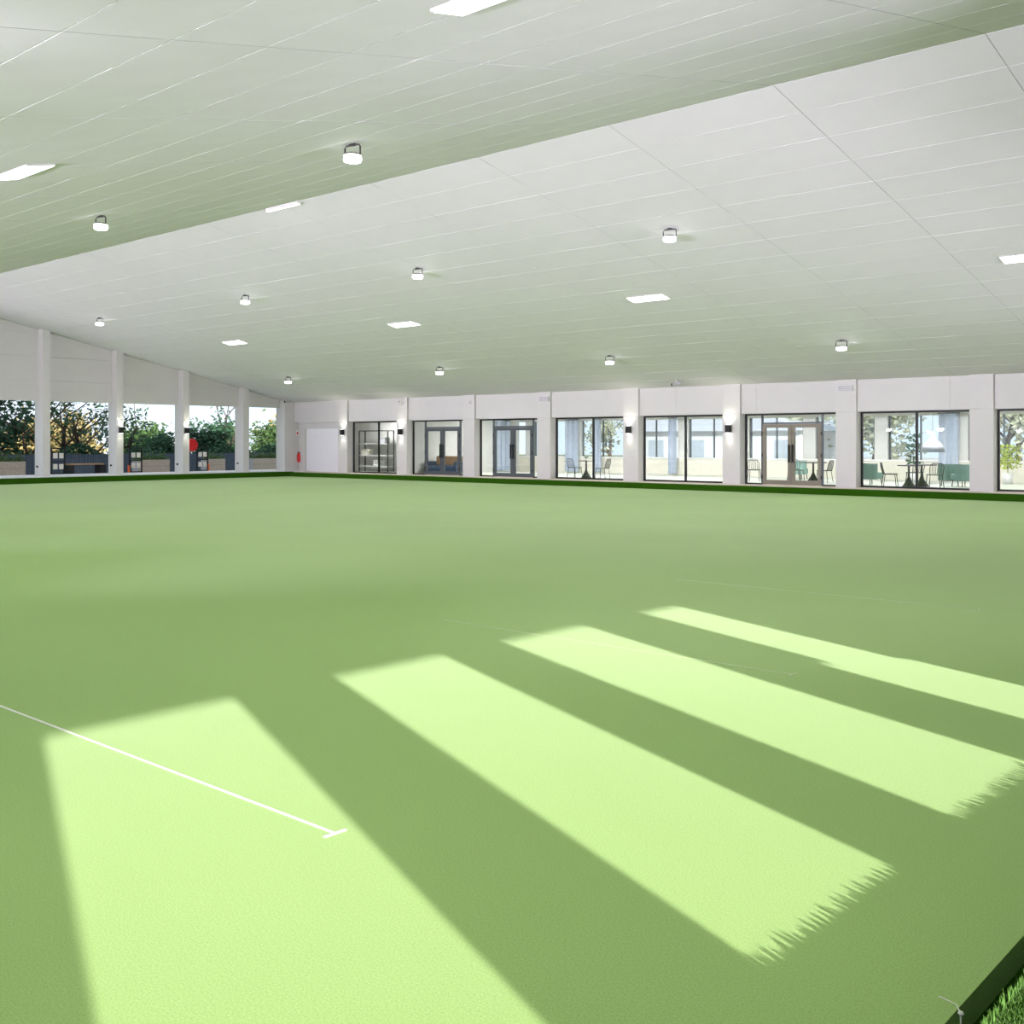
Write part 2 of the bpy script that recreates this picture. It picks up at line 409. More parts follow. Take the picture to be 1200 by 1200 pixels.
def dbl_door(n, i, d0, d1, ztop, leafm, label):
    x0, x1 = bay(i)
    r = struct(empty('door_%d' % n), label)
    b = MB(); bar(b, x0, x0 + .06, Z0, Z1); bar(b, x1 - .06, x1, Z0, Z1); bar(b, x0 + .06, x1 - .06, Z1 - .06, Z1); bar(b, x0 + .06, d0 - .05, Z0, Z0 + .05); bar(b, d1 + .05, x1 - .06, Z0, Z0 + .05)
    b.build('frame', 'black', r)
    b = MB(); bar(b, d0 - .05, d0, Z0, Z1 - .06, t=.09); bar(b, d1, d1 + .05, Z0, Z1 - .06, t=.09); bar(b, d0, d1, ztop, ztop + .06, t=.09); b.build('door_frame', leafm if leafm != 'bronze' else 'greyal', r)
    g = lambda a, c, z0, z1, par: MB().box(a, c, YW + .03, YW + .042, z0, z1).build('pane', 'glass', par)
    g(x0 + .061, d0 - .051, Z0 + .051, Z1 - .061, r); g(d1 + .051, x1 - .061, Z0 + .051, Z1 - .061, r); g(d0 + .001, d1 - .001, ztop + .061, Z1 - .061, r)
    xm = (d0 + d1) / 2
    for a, c, hs in ((d0 + .006, xm - .004, 1), (xm + .004, d1 - .006, -1)):
        st = .13
        b = MB(); bar(b, a, a + st, Z0 + .012, ztop - .006, t=.06); bar(b, c - st, c, Z0 + .012, ztop - .006, t=.06)
        bar(b, a + st, c - st, Z0 + .012, Z0 + .17, t=.06); bar(b, a + st, c - st, ztop - .13, ztop - .006, t=.06)
        lf = b.build('door_leaf', leafm, r)
        g(a + st + .001, c - st - .001, Z0 + .171, ztop - .131, lf)
        hx = (c - .065) if hs == 1 else (a + .065)
        MB().box(hx - .022, hx + .022, YW - .09, YW - .05, .2 + .80, .2 + 1.42).box(hx - .012, hx + .012, YW - .051, YW - .001, 1.06, 1.10).box(hx - .012, hx + .012, YW - .051, YW - .001, 1.52, 1.56).build('handle', 'black', lf)
        ox = (a - .012) if hs == 1 else (c + .012)
        b = MB()
        for zz in (.5, 1.25, 2.0): b.box(ox - .015, ox + .015, YW - .03, YW - .001, zz - .06, zz + .06)
        b.build('hinges', 'black', lf)
ZT = 1.70 + .475 * 1.5 - .08
dbl_door(2, 1, wx(498.5), wx(538.5), ZT, 'greyal', 'slate grey glazed double doors nearest the corner, with side lights')
dbl_door(3, 2, wx(578.5), wx(624), ZT, 'greyal', 'slate grey glazed double doors right of the corner pair')
dbl_door(4, 5, wx(893.5), wx(962.5), ZT, 'bronze', 'bronze framed glazed double doors with black pull handles')
# blank white door in the corner bay
d1 = struct(empty('door_1'), 'plain white door in a white frame in the corner bay')
xa, xb = at_y(355, 520, YW).x, pier_r[0] - PW - .003
MB().box(-45.06, xa, YW, YW + .12, Z0, HEADF).build('side_panel', 'wallp', d1)
MB().box(xa, xa + .22, YW - .04, YW + .1, Z0, HEADF - .003).box(xa + .22, xb, YW - .04, YW + .1, HEADF - .3, HEADF - .003).build('frame', 'white', d1)
MB().box(xa + .225, xb, YW + .05, YW + .1, Z0, HEADF - .305).build('door_leaf', 'door', d1)

# ------------------------------------------------------------------ wall lamps on the piers
def spot(parent, loc, up, e=11):
    d = bpy.data.lights.new('lamp', 'SPOT'); d.energy = e; d.spot_size = R(130 if up else 95); d.spot_blend = .8; d.shadow_soft_size = .03; d.color = (1, .93, .82)
    o = bpy.data.objects.new('lamp_light', d); col.objects.link(o); o.parent = parent; o.location = loc
    o.rotation_euler = (R(180) if up else 0, 0, 0)
def sconce(loc, rz, label):
    r = tag(empty('wall_lamp', loc, rz), label, 'wall lamp', 'black up and down wall lamps')
    MB().box(-.10, .10, -.16, -.04, -.14, .14).build('body', 'black', r, bevel=.008)
    MB().box(-.06, .06, -.041, -.001, -.07, .07).build('mount', 'dkmetal', r)
    MB().box(-.08, .08, -.15, -.05, .1405, .1435).build('upper_lens', 'led', r)
    MB().box(-.08, .08, -.15, -.05, -.1435, -.1405).build('lower_lens', 'led', r)
    spot(r, (0, -.12, .15), True, 26); spot(r, (0, -.12, -.15), False)
for px, lab in ((402.5, 'black up-down wall lamp on the pier beside the white corner door'), (470.5, 'black up-down wall lamp between the shelving window and the slate doors'),
                (738, 'black up-down wall lamp right of the round table window'), (855, 'black up-down wall lamp left of the bronze double doors')):
    p = at_y(px, 503, YF); sconce((p.x, YF, 2.18), 0, lab)
for px, lab in ((141, 'small black wall lamp on the second post of the garden wall'), (218, 'small black wall lamp on the garden post beside the red hose reel')):
    p = at_x(px, 503, XL); sconce((XL, p.y, 2.25), R(90), lab)

# added unseen uplighters (near and sunny walls), whiten the ceiling against green carpet bounce
def uplighter(loc, rz, label, tilt, e):
    r = tag(empty('wall_uplighter', loc, rz), label, 'wall lamp', 'black uplighters on the walls behind the camera')
    MB().box(-.22, .22, -.20, -.04, -.12, .12).build('body', 'black', r, bevel=.01)
    MB().box(-.08, .08, -.041, -.001, -.07, .07).build('mount', 'dkmetal', r)
    MB().box(-.19, .19, -.185, -.055, .1205, .1235).build('lens', 'led', r)
    d = bpy.data.lights.new('lamp', 'AREA'); d.shape = 'RECTANGLE'; d.size = .36; d.size_y = .12; d.energy = e; d.color = UP_COL; d.spread = R(52)
    o = bpy.data.objects.new('lamp_light', d); col.objects.link(o); o.parent = r; o.location = (0, -.13, .16); o.rotation_euler = (R(180 + tilt), 0, 0)
for k in range(0, 14, 1):
    uplighter((-45.5 + 3.33 * k + .175, YN, 2.35), R(180), 'black uplighter on a post of the near wall behind the camera', (84.0, 78.5)[k % 2], UPLIGHT_W)
for y in (8.0, 12.0, 16.0, 20.0, 24.0, 28.0):
    uplighter((XR, y, 2.35), R(-90), 'black uplighter on the sunny side wall outside the picture', 77.0 if y < 14 else 83.0, UPLIGHT_W * (.62 if y < 14 else .6))

# ------------------------------------------------------------------ ceiling lamps
def area(parent, loc, sx, sy, e, shape='RECTANGLE', rot=(0, 0, 0)):
    d = bpy.data.lights.new('lamp', 'AREA'); d.shape = shape; d.size = sx
    if shape == 'RECTANGLE': d.size_y = sy
    d.energy = e; d.color = LAMP_COL
    o = bpy.data.objects.new('lamp_light', d); col.objects.link(o); o.parent = parent; o.location = loc; o.rotation_euler = rot
def highbay(x, y, label):
    z = ceil_z(y); tilt = (ANG if y > RIDGE_Y else -ANG)
    r = tag(empty('ceiling_lamp', (x, y, z), R(12)), label, 'ceiling lamp', 'round bracketed ceiling lamps')
    b = MB(); b.tube([(-.155, 0, -.20), (-.155, 0, -.06), (-.125, 0, -.028), (.125, 0, -.028), (.155, 0, -.06), (.155, 0, -.20)], .013, 8)
    b.box(-.05, .05, -.03, .03, -.035, .012); b.build('bracket', 'dkmetal', r)
    MB().lathe([(.04, -.155), (.11, -.16), (.14, -.175), (.145, -.20)], 24).build('housing', 'chrome', r, smooth=True)
    MB().lathe([(.144, -.201), (.148, -.26), (.135, -.295), (.02, -.30)], 24).build('lens', 'led', r, smooth=True)
    area(r, (0, 0, -.31), .26, 0, HIGHBAY_W, 'DISK')
cols = [-3.5, -13.5, -21.8, -30.05, -39.8]
wh = {-13.5: 'nearest', -21.8: 'second nearest', -30.05: 'third nearest', -39.8: 'farthest'}
for y, row in ((2.3, None), (11.28, 'near slope'), (20.55, 'upper'), (29.5, 'lower')):
    for x in cols:
        if row is None or x == -3.5 or (row == 'near slope' and x < -25): lab = 'round ceiling lamp outside the picture, hanging from the white slope'
        elif row == 'near slope': lab = 'round ceiling lamp on the near slope, ' + ('large one right of the other' if x == -13.5 else 'smaller one left of the other')
        elif row == 'upper': lab = {-13.5: 'largest round ceiling lamp of the row just beyond the ridge', -21.8: 'second round ceiling lamp from the right in the row just beyond the ridge', -30.05: 'third round ceiling lamp from the right in the row just beyond the ridge', -39.8: 'leftmost round ceiling lamp, above the garden posts'}[x]
        else: lab = {-13.5: 'rightmost round ceiling lamp in the row by the glazed wall, above the bronze doors', -21.8: 'second round ceiling lamp from the right in the row by the glazed wall', -30.05: 'third round ceiling lamp from the right in the row by the glazed wall', -39.8: 'smallest round ceiling lamp, in the far corner'}[x]
        highbay(x, y, lab)
def panel_lamp(x, y, label, ridge=False):
    z = ceil_z(y); r = tag(empty('panel_lamp', (x, y, z)), label, 'panel light', 'flat rectangular panel lights')
    a = 0 if ridge else (ANG if y > RIDGE_Y else -ANG)
    r.rotation_euler = (a, 0, 0)
    hw, hl, d0 = (.21, .60, 0) if not ridge else (.05, .66, -.05)
    MB().box(-hl, hl, -hw, hw, d0 - .03, d0 - .001 if not ridge else .02).build('frame', 'white', r)
    MB().box(-hl + .02, hl - .02, -hw + .02, hw - .02, d0 - .036, d0 - .0305).build('diffuser', 'led', r)
    area(r, (0, 0, d0 - .045), 2 * hl - .06, 2 * hw - .06, PANEL_W)
for x, y, lab in ((-6.3, 6.86, 'bright panel light cut by the top edge of the picture'), (-15.52, 6.84, 'bright panel light at the left edge on the near slope'),
                  (-6.98, 24.6, 'bright panel light at the right edge of the picture'), (-16.87, 24.6, 'large bright panel light right of the ceiling middle'),
                  (-26.77, 24.6, 'middle sized bright panel light left of the ceiling middle'), (-36.68, 24.6, 'smallest bright panel light, near the far left corner')):
    panel_lamp(x, y, lab)
panel_lamp(-21.7, RIDGE_Y, 'narrow panel light seen edge on at the ceiling ridge', True)
for x in (-26.77, -36.68): panel_lamp(x, 6.85, 'panel light outside the picture on the near slope')

# ------------------------------------------------------------------ small fittings on the far wall
def fit(name, loc, label, cat, rz=0): return tag(empty(name, loc, rz), label, cat)
for px, py, lab in ((638, 467.5, 'small grey louvred vent box high between slate doors and round table window'), (991, 455, 'small grey louvred vent box high on the pier right of the bronze doors')):
    p = at_y(px, py, YF); r = fit('vent_box', (p.x, YF, p.z), lab, 'vent')
    MB().box(-.26, .26, -.07, .004, -.10, .10).build('body', 'concrete', r, bevel=.01)
    for k in range(4): MB().box(-.22, .22, -.078, -.0705, -.075 + k * .042, -.055 + k * .042).build('louvre', 'greyside', r)
p = at_y(470, 471, YF); r = fit('siren', (p.x, YF, p.z), 'round white sounder on the pier above the wall lamp', 'alarm')
o_ = MB().lathe([(.17, 0), (.17, .05), (.13, .09), (.03, .10)], 20).build('cover', 'white', r, smooth=True); o_.rotation_euler = (R(90), 0, 0)
o_ = MB().lathe([(.05, .1), (.05, .12), (.01, .125)], 12).build('grille', 'greyside', r); o_.rotation_euler = (R(90), 0, 0)
p = at_y(551, 471, YF); r = fit('sensor', (p.x, YF, p.z), 'tiny white motion sensor high on the pier between the slate doors', 'sensor')
MB().box(-.05, .05, -.06, .004, -.09, .09).build('body', 'white', r, bevel=.01); MB().box(-.035, .035, -.066, -.0605, -.05, .0).build('window', 'greyside', r)
def cctv(loc, rz, lab):
    r = fit('security_camera', loc, lab, 'camera', rz)
    MB().lathe([(.06, -.04), (.06, 0)], 14).build('mount', 'white', r)
    MB().tube([(0, 0, -.03), (0, 0, -.10)], .025).build('stem', 'greyside', r)
    MB().tube([(-.17, 0, -.12), (.15, 0, -.15)], .055, 12).build('body', 'greyside', r); MB().tube([(.151, 0, -.15), (.20, 0, -.155)], .05, 12).build('lens', 'black', r)
cctv((at_y(793, 455, 32.9).x, 32.9, ceil_z(32.9)), R(200), 'grey security camera under the ceiling above the plain window')
cctv((-44.6, 33.05, ceil_z(33.05)), R(250), 'grey security camera in the far corner of the ceiling')
p = at_x(348.5, 538, XL); r = fit('fire_extinguisher', (XL, p.y, .68), 'red fire extinguisher hung beside the white corner door', 'extinguisher', R(90))
MB().lathe([(.07, 0), (.08, .02), (.08, .38), (.05, .44), (.025, .46)], 16, (0, -.11, 0)).build('cylinder', 'red', r, smooth=True)
MB().box(-.03, .03, -.16, -.05, .46, .52).build('valve', 'black', r); MB().tube([(.03, -.12, .49), (.11, -.12, .4), (.10, -.12, .12)], .012).build('hose', 'black', r); MB().box(-.03, .03, -.03, .0, .1, .4).build('bracket', 'dkmetal', r)
p = at_x(348.3, 507, XL); r = fit('extinguisher_sign', (XL, p.y, p.z), 'small red sign above the fire extinguisher', 'sign', R(90))
MB().box(-.07, .07, -.012, 0, -.14, .14).build('plate', 'shelf', r); MB().box(-.045, .045, -.014, -.0125, -.10, .04).build('symbol', 'red', r)

# ------------------------------------------------------------------ club room behind the glazing
RX0, RX1, RY1, RZ = -45.0, 6.0, 42.0, 3.1
rm = struct(MB().box(RX0, RX1, YW + .31, RY1, .0, WALK).build('room_floor', 'roomfloor'), 'pale floor of the room behind the glass')
struct(MB().box(RX0, RX1, YW + .121, RY1 + .4, RZ, RZ + .15).build('room_ceiling', 'white'), 'white ceiling of the room behind the glass')
struct(MB().box(RX0, RX1, YW + .0, RY1 + .6, RZ + .2, RZ + .3).build('room_roof', 'roof'), 'flat roof over the room behind the glass')
rb = struct(empty('wall_back'), 'white back wall of the room behind the glass')
MB().box(-36.9, RX1, RY1, RY1 + .2, WALK, .95).build('dado', 'cream', rb)
MB().box(-36.9, RX1, RY1 - .06, RY1 + .25, .951, 1.0).build('sill', 'shelf', rb)
MB().box(-36.9, RX1, RY1, RY1 + .2, 2.75, RZ).build('header', 'white', rb)
k = 0; x = -36.4
while x < RX1 - 1:
    MB().box(x, x + .55, RY1 - .05, RY1 + .22, 1.001, 2.749).build('column', 'white', rb)
    wr_ = struct(empty('window_%d' % (10 + k)), 'back window of the room, bay %d' % (k + 1)) if False else rb
    b = MB(); b.box(x + .551, x + .62, RY1 + .06, RY1 + .12, 1.001, 2.749).box(x + 3.03, x + 3.099, RY1 + .06, RY1 + .12, 1.001, 2.749).box(x + 1.79, x + 1.85, RY1 + .06, RY1 + .12, 1.001, 2.749)
    b.build('window_frame', 'greyal', rb)
    MB().box(x + .621, x + 3.029, RY1 + .08, RY1 + .09, 1.001, 2.749).build('pane', 'glassb', rb)
    x += 3.1; k += 1
struct(MB().box(-45.0, -44.9, YW + .13, RY1, WALK, RZ).build('wall_storeleft', 'white'), 'end wall of the store')
struct(MB().box(-36.99, -36.87, YW + .13, RY1, WALK, RZ).build('wall_partition', 'white'), 'white partition between store and room')
struct(MB().box(-44.9, -36.99, 37.2, 37.35, WALK, RZ).build('wall_store', 'white'), 'white back wall of the store')
struct(MB().box(RX1, RX1 + .1, YW + .13, RY1, WALK, RZ).build('wall_roomright', 'white'), 'end wall of the room')
for i, x in enumerate((-41.0, -34, -29, -24, -19, -14, -9, -4)):
    y = 35.8 if x < -37 else 38.0
    r = tag(empty('room_light', (x, y, RZ)), 'flat ceiling panel light indoors behind the ' + ('shelving window', 'slate doors nearest the corner', 'second slate doors', 'small table window', 'plain window', 'bronze doors', 'cafe chair window', 'window at the right edge')[i], 'panel light', 'panel lights of the room behind the glass')
    MB().box(-.6, .6, -.3, .3, -.03, 0).build('frame', 'white', r); MB().box(-.57, .57, -.27, .27, -.035, -.0305).build('diffuser', 'ledroom', r)
    area(r, (0, 0, -.045), 1.1, .5, 240 if x > -37 else 110)
# shelving
RKX = at_y(441, 520, 36.4).x
r = tag(empty('shelving', (RKX, 36.4, WALK)), 'black framed rack with white shelves behind the corner window', 'shelving')
for sx in (-1.1, 1.1):
    for sy in (-.2, .2): MB().box(sx - .025, sx + .025, sy - .025, sy + .025, 0, 2.1).build('upright', 'dkmetal', r)
for z in (.25, .8, 1.4, 2.06): MB().box(-1.07, 1.07, -.22, .22, z, z + .04).build('shelf', 'shelf' if z < 2 else 'dkmetal', r)
for x, z, c, lab in ((-.7, .84, 'cream', 'cream box on the middle shelf of the rack'), (.2, .29, 'shelf', 'white box on the lowest shelf of the rack'), (.6, 1.44, 'greyside', 'grey box on the upper shelf of the rack')):
    bx_ = tag(empty('storage_box', (RKX + x, 36.4, WALK + z)), lab, 'box')
    MB().box(-.25, .25, -.17, .17, 0, .26).build('body', c, bx_, bevel=.01); MB().box(-.265, .265, -.185, .185, .261, .30).build('lid', c, bx_, bevel=.005)

def wire_chair(loc, rz, label):
    r = tag(empty('cafe_chair', loc, rz), label, 'chair', 'black cafe chairs')
    MB().box(-.22, .22, -.22, .22, .43, .46).build('seat', 'black', r, bevel=.012)
    for sx in (-1, 1):
        MB().tube([(sx * .19, .18, .43), (sx * .23, .23, 0)], .013, 6).build('leg', 'black', r)
        MB().tube([(sx * .19, -.18, .43), (sx * .23, -.24, 0)], .013, 6).build('leg', 'black', r)
    bk = MB().tube([(-.20, -.2, .45), (-.22, -.27, .70), (-.15, -.29, .82), (.15, -.29, .82), (.22, -.27, .70), (.20, -.2, .45)], .014, 6).build('backrest', 'black', r)
    for k in range(6):
        x = -.14 + k * .056; MB().tube([(x, -.205, .45), (x * 1.05, -.285, .81)], .009, 5).build('spindle', 'black', bk)
def bistro(loc, label, r_=.36, top='dkmetal', h=.74):
    r = tag(empty('cafe_table', loc), label, 'table', 'pedestal cafe tables')
    MB().lathe([(.24, 0), (.24, .02), (.10, .22), (.04, .36), (.035, .5)], 20).build('base', 'black', r, smooth=True)
    MB().tube([(0, 0, .5), (0, 0, h - .02)], .035, 10).build('column', 'black', r)
    MB().lathe([(r_, h - .02), (r_, h + .012)], 24).build('table_top', top, r)
def pot_plant(loc, label, leaf, hgt=.3, rad=.16, n=220, seed=1, pot='concrete', pr=.08, ph=.12, lsz=.07):
    r = tag(empty('potted_plant', loc), label, 'plant')
    MB().lathe([(pr * .75, 0), (pr, ph), (pr * .9, ph)], 14).build('pot', pot, r, smooth=True)
    MB().tube([(0, 0, ph * .6), (0, 0, ph + hgt * .6)], .012, 6).build('stem', 'bark', r)
    q = random.Random(seed); b = MB()
    for k in range(n):
        a = q.uniform(0, 6.28); rr = rad * math.sqrt(q.random()); z = ph + hgt * q.uniform(.15, 1)
        leaf_quad(b, Vector((rr * math.cos(a), rr * math.sin(a), z)), q, max(.02, hgt * lsz))
    tag(b.build('foliage', leaf, r), kind='stuff')
def leaf_quad(b, p, q, s):
    d = Vector((q.gauss(0, 1), q.gauss(0, 1), q.gauss(0, .6))).normalized(); u = d.orthogonal().normalized()
    u.rotate(__import__('mathutils').Quaternion(d, q.uniform(0, 6.28)))
    i = len(b.v); b.v += [tuple(p - d * s), tuple(p + u * s * .45), tuple(p + d * s), tuple(p - u * s * .45)]; b.f.append((i, i + 1, i + 2, i + 3))

YC = 34.95
bistro((at_y(1065, 520, YC).x, YC, WALK), 'black pedestal cafe table between the two wire chairs')
wire_chair((at_y(1043, 520, YC).x, YC, WALK), R(-60), 'black wire back chair left of the cafe table in the right window')
wire_chair((at_y(1094, 520, YC).x, YC + .1, WALK), R(35), 'black wire back chair right of the cafe table in the right window')
bistro((at_y(1080, 520, 36.2).x, 36.2, WALK), 'second pedestal table behind the right window mullion', .5)
wire_chair((at_y(1072, 520, 37.2).x, 37.2, WALK), R(170), 'black chair behind the second pedestal table')
bistro((at_y(687, 520, YC).x, YC, WALK), 'small pedestal cafe table in the window right of the slate doors', .30)
wire_chair((at_y(671, 520, YC).x, YC + .15, WALK), R(-10), 'black chair left of the small table in the round table window')
wire_chair((at_y(706, 520, YC).x, YC, WALK), R(100), 'black chair right of the small table, back to the wall lamp')
pot_plant((at_y(687, 520, YC).x, YC, WALK + .753), 'little green plant on the small pedestal table', 'leafB', .12, .09, 90, 2, 'concrete', .05, .07)
bistro((at_y(953, 520, 37.6).x, 37.6, WALK), 'dark cafe table behind the bronze doors', .5)
for px, y, rz, lab in ((934, 37.3, -80, 'dark chair left of the table behind the bronze doors'), (966, 37.6, 90, 'dark chair right of the table behind the bronze doors'), (930, 39.0, 30, 'dark chair farther back behind the bronze doors'), (884, 36.8, 20, 'dark chair behind the side light left of the bronze doors')):
    wire_chair((at_y(px, 520, y).x, y, WALK), R(rz), lab)
def tub(loc, rz, m, label):
    r = tag(empty('armchair', loc, rz), label, 'armchair')
    MB().box(-.30, .30, -.25, .32, .22, .44).build('seat', m, r, bevel=.04)
    b = MB(); n = 14
    prof = [(.38 * math.cos(math.pi + math.pi * k / n), .02 + .36 * math.sin(math.pi + math.pi * k / n)) for k in range(n + 1)]
    for (a, c) in zip(prof, prof[1:]):
        b.hexa([(a[0], a[1], .2), (c[0], c[1], .2), (c[0] * .8, c[1] * .8, .2), (a[0] * .8, a[1] * .8, .2), (a[0], a[1], .76), (c[0], c[1], .76), (c[0] * .8, c[1] * .8, .76), (a[0] * .8, a[1] * .8, .76)])
    b.build('backrest', m, r)
    for sx in (-.25, .25):
        for sy in (-.2, .25): MB().tube([(sx, sy, .22), (sx * 1.1, sy * 1.1, 0)], .016, 6).build('leg', 'black', r)
for px, y, rz, lab in ((1020, 36.6, -30, 'teal armchair at the left edge of the right window'), (1113, 37.4, 20, 'teal armchair, inner one right of the wire chairs'), (1130, 37.0, 60, 'teal armchair beside the right pier'), (935, 40.3, 0, 'teal armchair at the back behind the bronze doors')):
    tub((at_y(px, 520, y).x, y, WALK), R(rz), 'teal', lab)
# sofa
p = at_y(513, 520, 35.5); r = tag(empty('sofa', (max(p.x, -35.72), 35.5, WALK), R(180)), 'navy sofa behind the slate doors nearest the corner', 'sofa')
MB().box(-.9, .9, -.4, .4, .12, .42).build('seat', 'navy', r, bevel=.04); MB().box(-.9, .9, -.42, -.22, .42, .85).build('backrest', 'timber', r, bevel=.04)
for s in (-1, 1): MB().box(s * .98 - .08, s * .98 + .08, -.42, .4, .1, .6).build('arm', 'navy', r, bevel=.03)
for sx in (-.8, .8):
    for sy in (-.3, .3): MB().box(sx - .03, sx + .03, sy - .03, sy + .03, 0, .12).build('leg', 'black', r)
# pendant
p = at_y(1093, 520, 38.6); r = tag(empty('pendant_lamp', (p.x, 38.6, 1.35)), 'white bell shaped pendant lamp behind the right window', 'lamp')
MB().lathe([(.42, 0), (.36, .25), (.14, .45), (.06, .62), (.05, .72)], 24).build('shade', 'pend', r, smooth=True); MB().tube([(0, 0, .7), (0, 0, RZ - 1.35)], .008, 6).build('cord', 'dkmetal', r)
# curtains on the back wall
def curtain(px0, px1, label, m='curtain', side=None):
    x0, x1 = at_y(px0, 520, RY1 - .18).x, at_y(px1, 520, RY1 - .18).x
    if side: x0, x1 = at_x(px0, 520, side).y, at_x(px1, 520, side).y
    r = tag(empty('curtain', ((x0 + x1) / 2, RY1 - .18, WALK) if not side else (side, (x0 + x1) / 2, WALK), R(90) if side else 0), label, 'curtain')
    w_ = (x1 - x0) / 2; b = MB(); n = 40; pts = []
    for k in range(n + 1):
        t = k / n; pts.append((-w_ + 2 * w_ * t, .05 * math.sin(t * w_ * 2 * 18)))
    for a, c in zip(pts, pts[1:]):
        b.hexa([(a[0], a[1], .05), (c[0], c[1], .05), (c[0], c[1] + .012, .05), (a[0], a[1] + .012, .05), (a[0], a[1], 2.6), (c[0], c[1], 2.6), (c[0], c[1] + .012, 2.6), (a[0], a[1] + .012, 2.6)])
    b.build('cloth', m, r); MB().tube([(-w_ - .05, 0, 2.62), (w_ + .05, 0, 2.62)], .015, 8).build('rail', 'dkmetal', r)
for a, c, lab in ((662, 677, 'blue grey curtain left of the small table window mullion'), (697, 704, 'narrow blue grey curtain behind the small table window'), (783, 792, 'blue grey curtain behind the plain window'), (1100, 1123, 'wide blue grey curtain behind the right window')):
    curtain(a, c, lab)
curtain(582, 597, 'blue grey curtain behind the second slate doors', side=-36.78)
pot_plant((at_y(1181, 520, 40.5).x, 40.5, WALK), 'tall lime green plant at the right edge of the picture', 'leafY', 1.0, .42, 420, 5, 'concrete', .2, .4)
pot_plant((at_y(1070, 520, 39.6).x, 39.6, WALK), 'slender dark plant behind the right window mullion', 'leafA', 1.4, .24, 110, 6, 'concrete', .17, .4)

# ------------------------------------------------------------------ garden beyond the left wall
def planter(px0, px1, X, label, h=.62, grey=False, seed=0):
    y0, y1 = at_x(px0, 550, X).y, at_x(px1, 550, X).y
    r = tag(empty('planter', (X, (y0 + y1) / 2, -.16)), label, 'planter', 'tan garden planters')
    w_ = (y1 - y0) / 2; H = .16 + WALK + h; d = .7
    for k in range(3):
        z0 = H * k / 3 + .004; z1 = H * (k + 1) / 3 - .004
        MB().box(-.04, 0, -w_, w_, z0, z1).build('board', 'tan', r)
        MB().box(-d, -.041, -w_, -w_ + .04, z0, z1).build('end_board', 'greyside', r)
        MB().box(-d, -.041, w_ - .04, w_, z0, z1).build('end_board', 'greyside', r)
    MB().box(-d, -d + .04, -w_ + .041, w_ - .041, 0, H).build('rear_board', 'tan', r)
    MB().box(-d + .041, -.041, -w_ + .041, w_ - .041, 0, H - .06).build('soil', 'soil', r)
    q = random.Random(seed); b = MB()
    for k in range(int(700 * w_)):
        leaf_quad(b, Vector((q.uniform(-d + .05, -.03), q.uniform(-w_, w_), H - .05 + abs(q.gauss(0, .16)))), q, .07)
    tag(b.build('foliage', 'leafB', r), kind='stuff')
planter(-40, 30, -49.6, 'long tan planter at the left edge of the picture', seed=1)
planter(163, 199, -49.6, 'tan planter between the second and third garden posts', seed=2)
planter(244, 264, -49.6, 'short tan planter beside the red hose reel bay', seed=3)
planter(297, 341, -49.6, 'tan planter in the corner garden bay', seed=4)
# slat fence
fx = -52.6
fn = tag(empty('fence', (fx, 0, -.16)), 'blue grey vertical slat fence behind the planters', 'fence')
slat = MB().box(-.012, .012, -.065, .065, .05, 1.25).mesh('slat', 'slat')
yy0, yy1 = at_x(-420, 520, fx).y, at_x(345, 520, fx).y
n = int((yy1 - yy0) / .15)
for k in range(n): inst('slat', slat, fn, (0, yy0 + k * .15, 0))
for z in (.25, 1.05): MB().box(-.06, -.013, yy0, yy1, z, z + .07).build('rail', 'slat', fn)
# bench table
p0, p1 = at_x(79, 550, -48.6).y, at_x(119, 550, -48.6).y
r = tag(empty('garden_bench', (-48.6, (p0 + p1) / 2, -.16)), 'timber topped garden bench on black frames behind the second post bay', 'bench')
L = (p1 - p0) / 2
for k in range(4): MB().box(-.26 + k * .135, -.14 + k * .135, -L, L, .80, .86).build('slat', 'timber', r)
for s in (-1, 1): MB().box(-.28, .28, s * (L - .06) - .14, s * (L - .06) + .14, 0, .795).build('leg_frame', 'black', r)
# number boards on stands
def board(px, label, orange):
    p = at_x(px, 540, -48.2); r = tag(empty('score_stand', (-48.2, p.y, -.16)), label, 'stand', 'black score stands')
    for s in (-.31, .31): MB().box(-.03, .03, s - .025, s + .025, 0, 1.62).build('upright', 'black', r)
    for z in (1.55, .95, .4): MB().box(-.02, .02, -.285, .285, z, z + .05).build('rail', 'black', r)
    for y in (-.14, .14):
        for z in (1.12, .62): MB().box(.021, .04, y - .10, y + .10, z, z + .24).build('card', 'cream', r)
    if orange: MB().box(-.04, .04, .32 if orange > 0 else -.40, .40 if orange > 0 else -.32, 0, .75).build('side_panel', 'orange', r)
board(68, 'black stand with cream cards right of the first garden post', 0)
board(159, 'black stand with cream cards and orange edge beside the planter', -1)
board(237, 'black stand with cream cards and orange edge near the red hose reel', 1)
# hose reel on a pole
p = at_x(226, 523, -47.4); r = tag(empty('hose_reel', (-47.4, p.y - .12, -.16)), 'red round hose reel beside the third garden post', 'hose reel')
MB().box(-.10, -.04, -.04, .04, 0, 1.75).build('pole', 'slat', r)
o_ = MB().lathe([(.30, -.03), (.31, 0), (.31, .14), (.30, .17)], 24).build('drum', 'red', r, smooth=True); o_.rotation_euler = (0, R(90), 0); o_.location = (0, .0, 1.72)
o_ = MB().lathe([(.09, .171), (.09, .19), (.03, .2)], 14).build('hub', 'red', r); o_.rotation_euler = (0, R(90), 0); o_.location = (0, 0, 1.72)

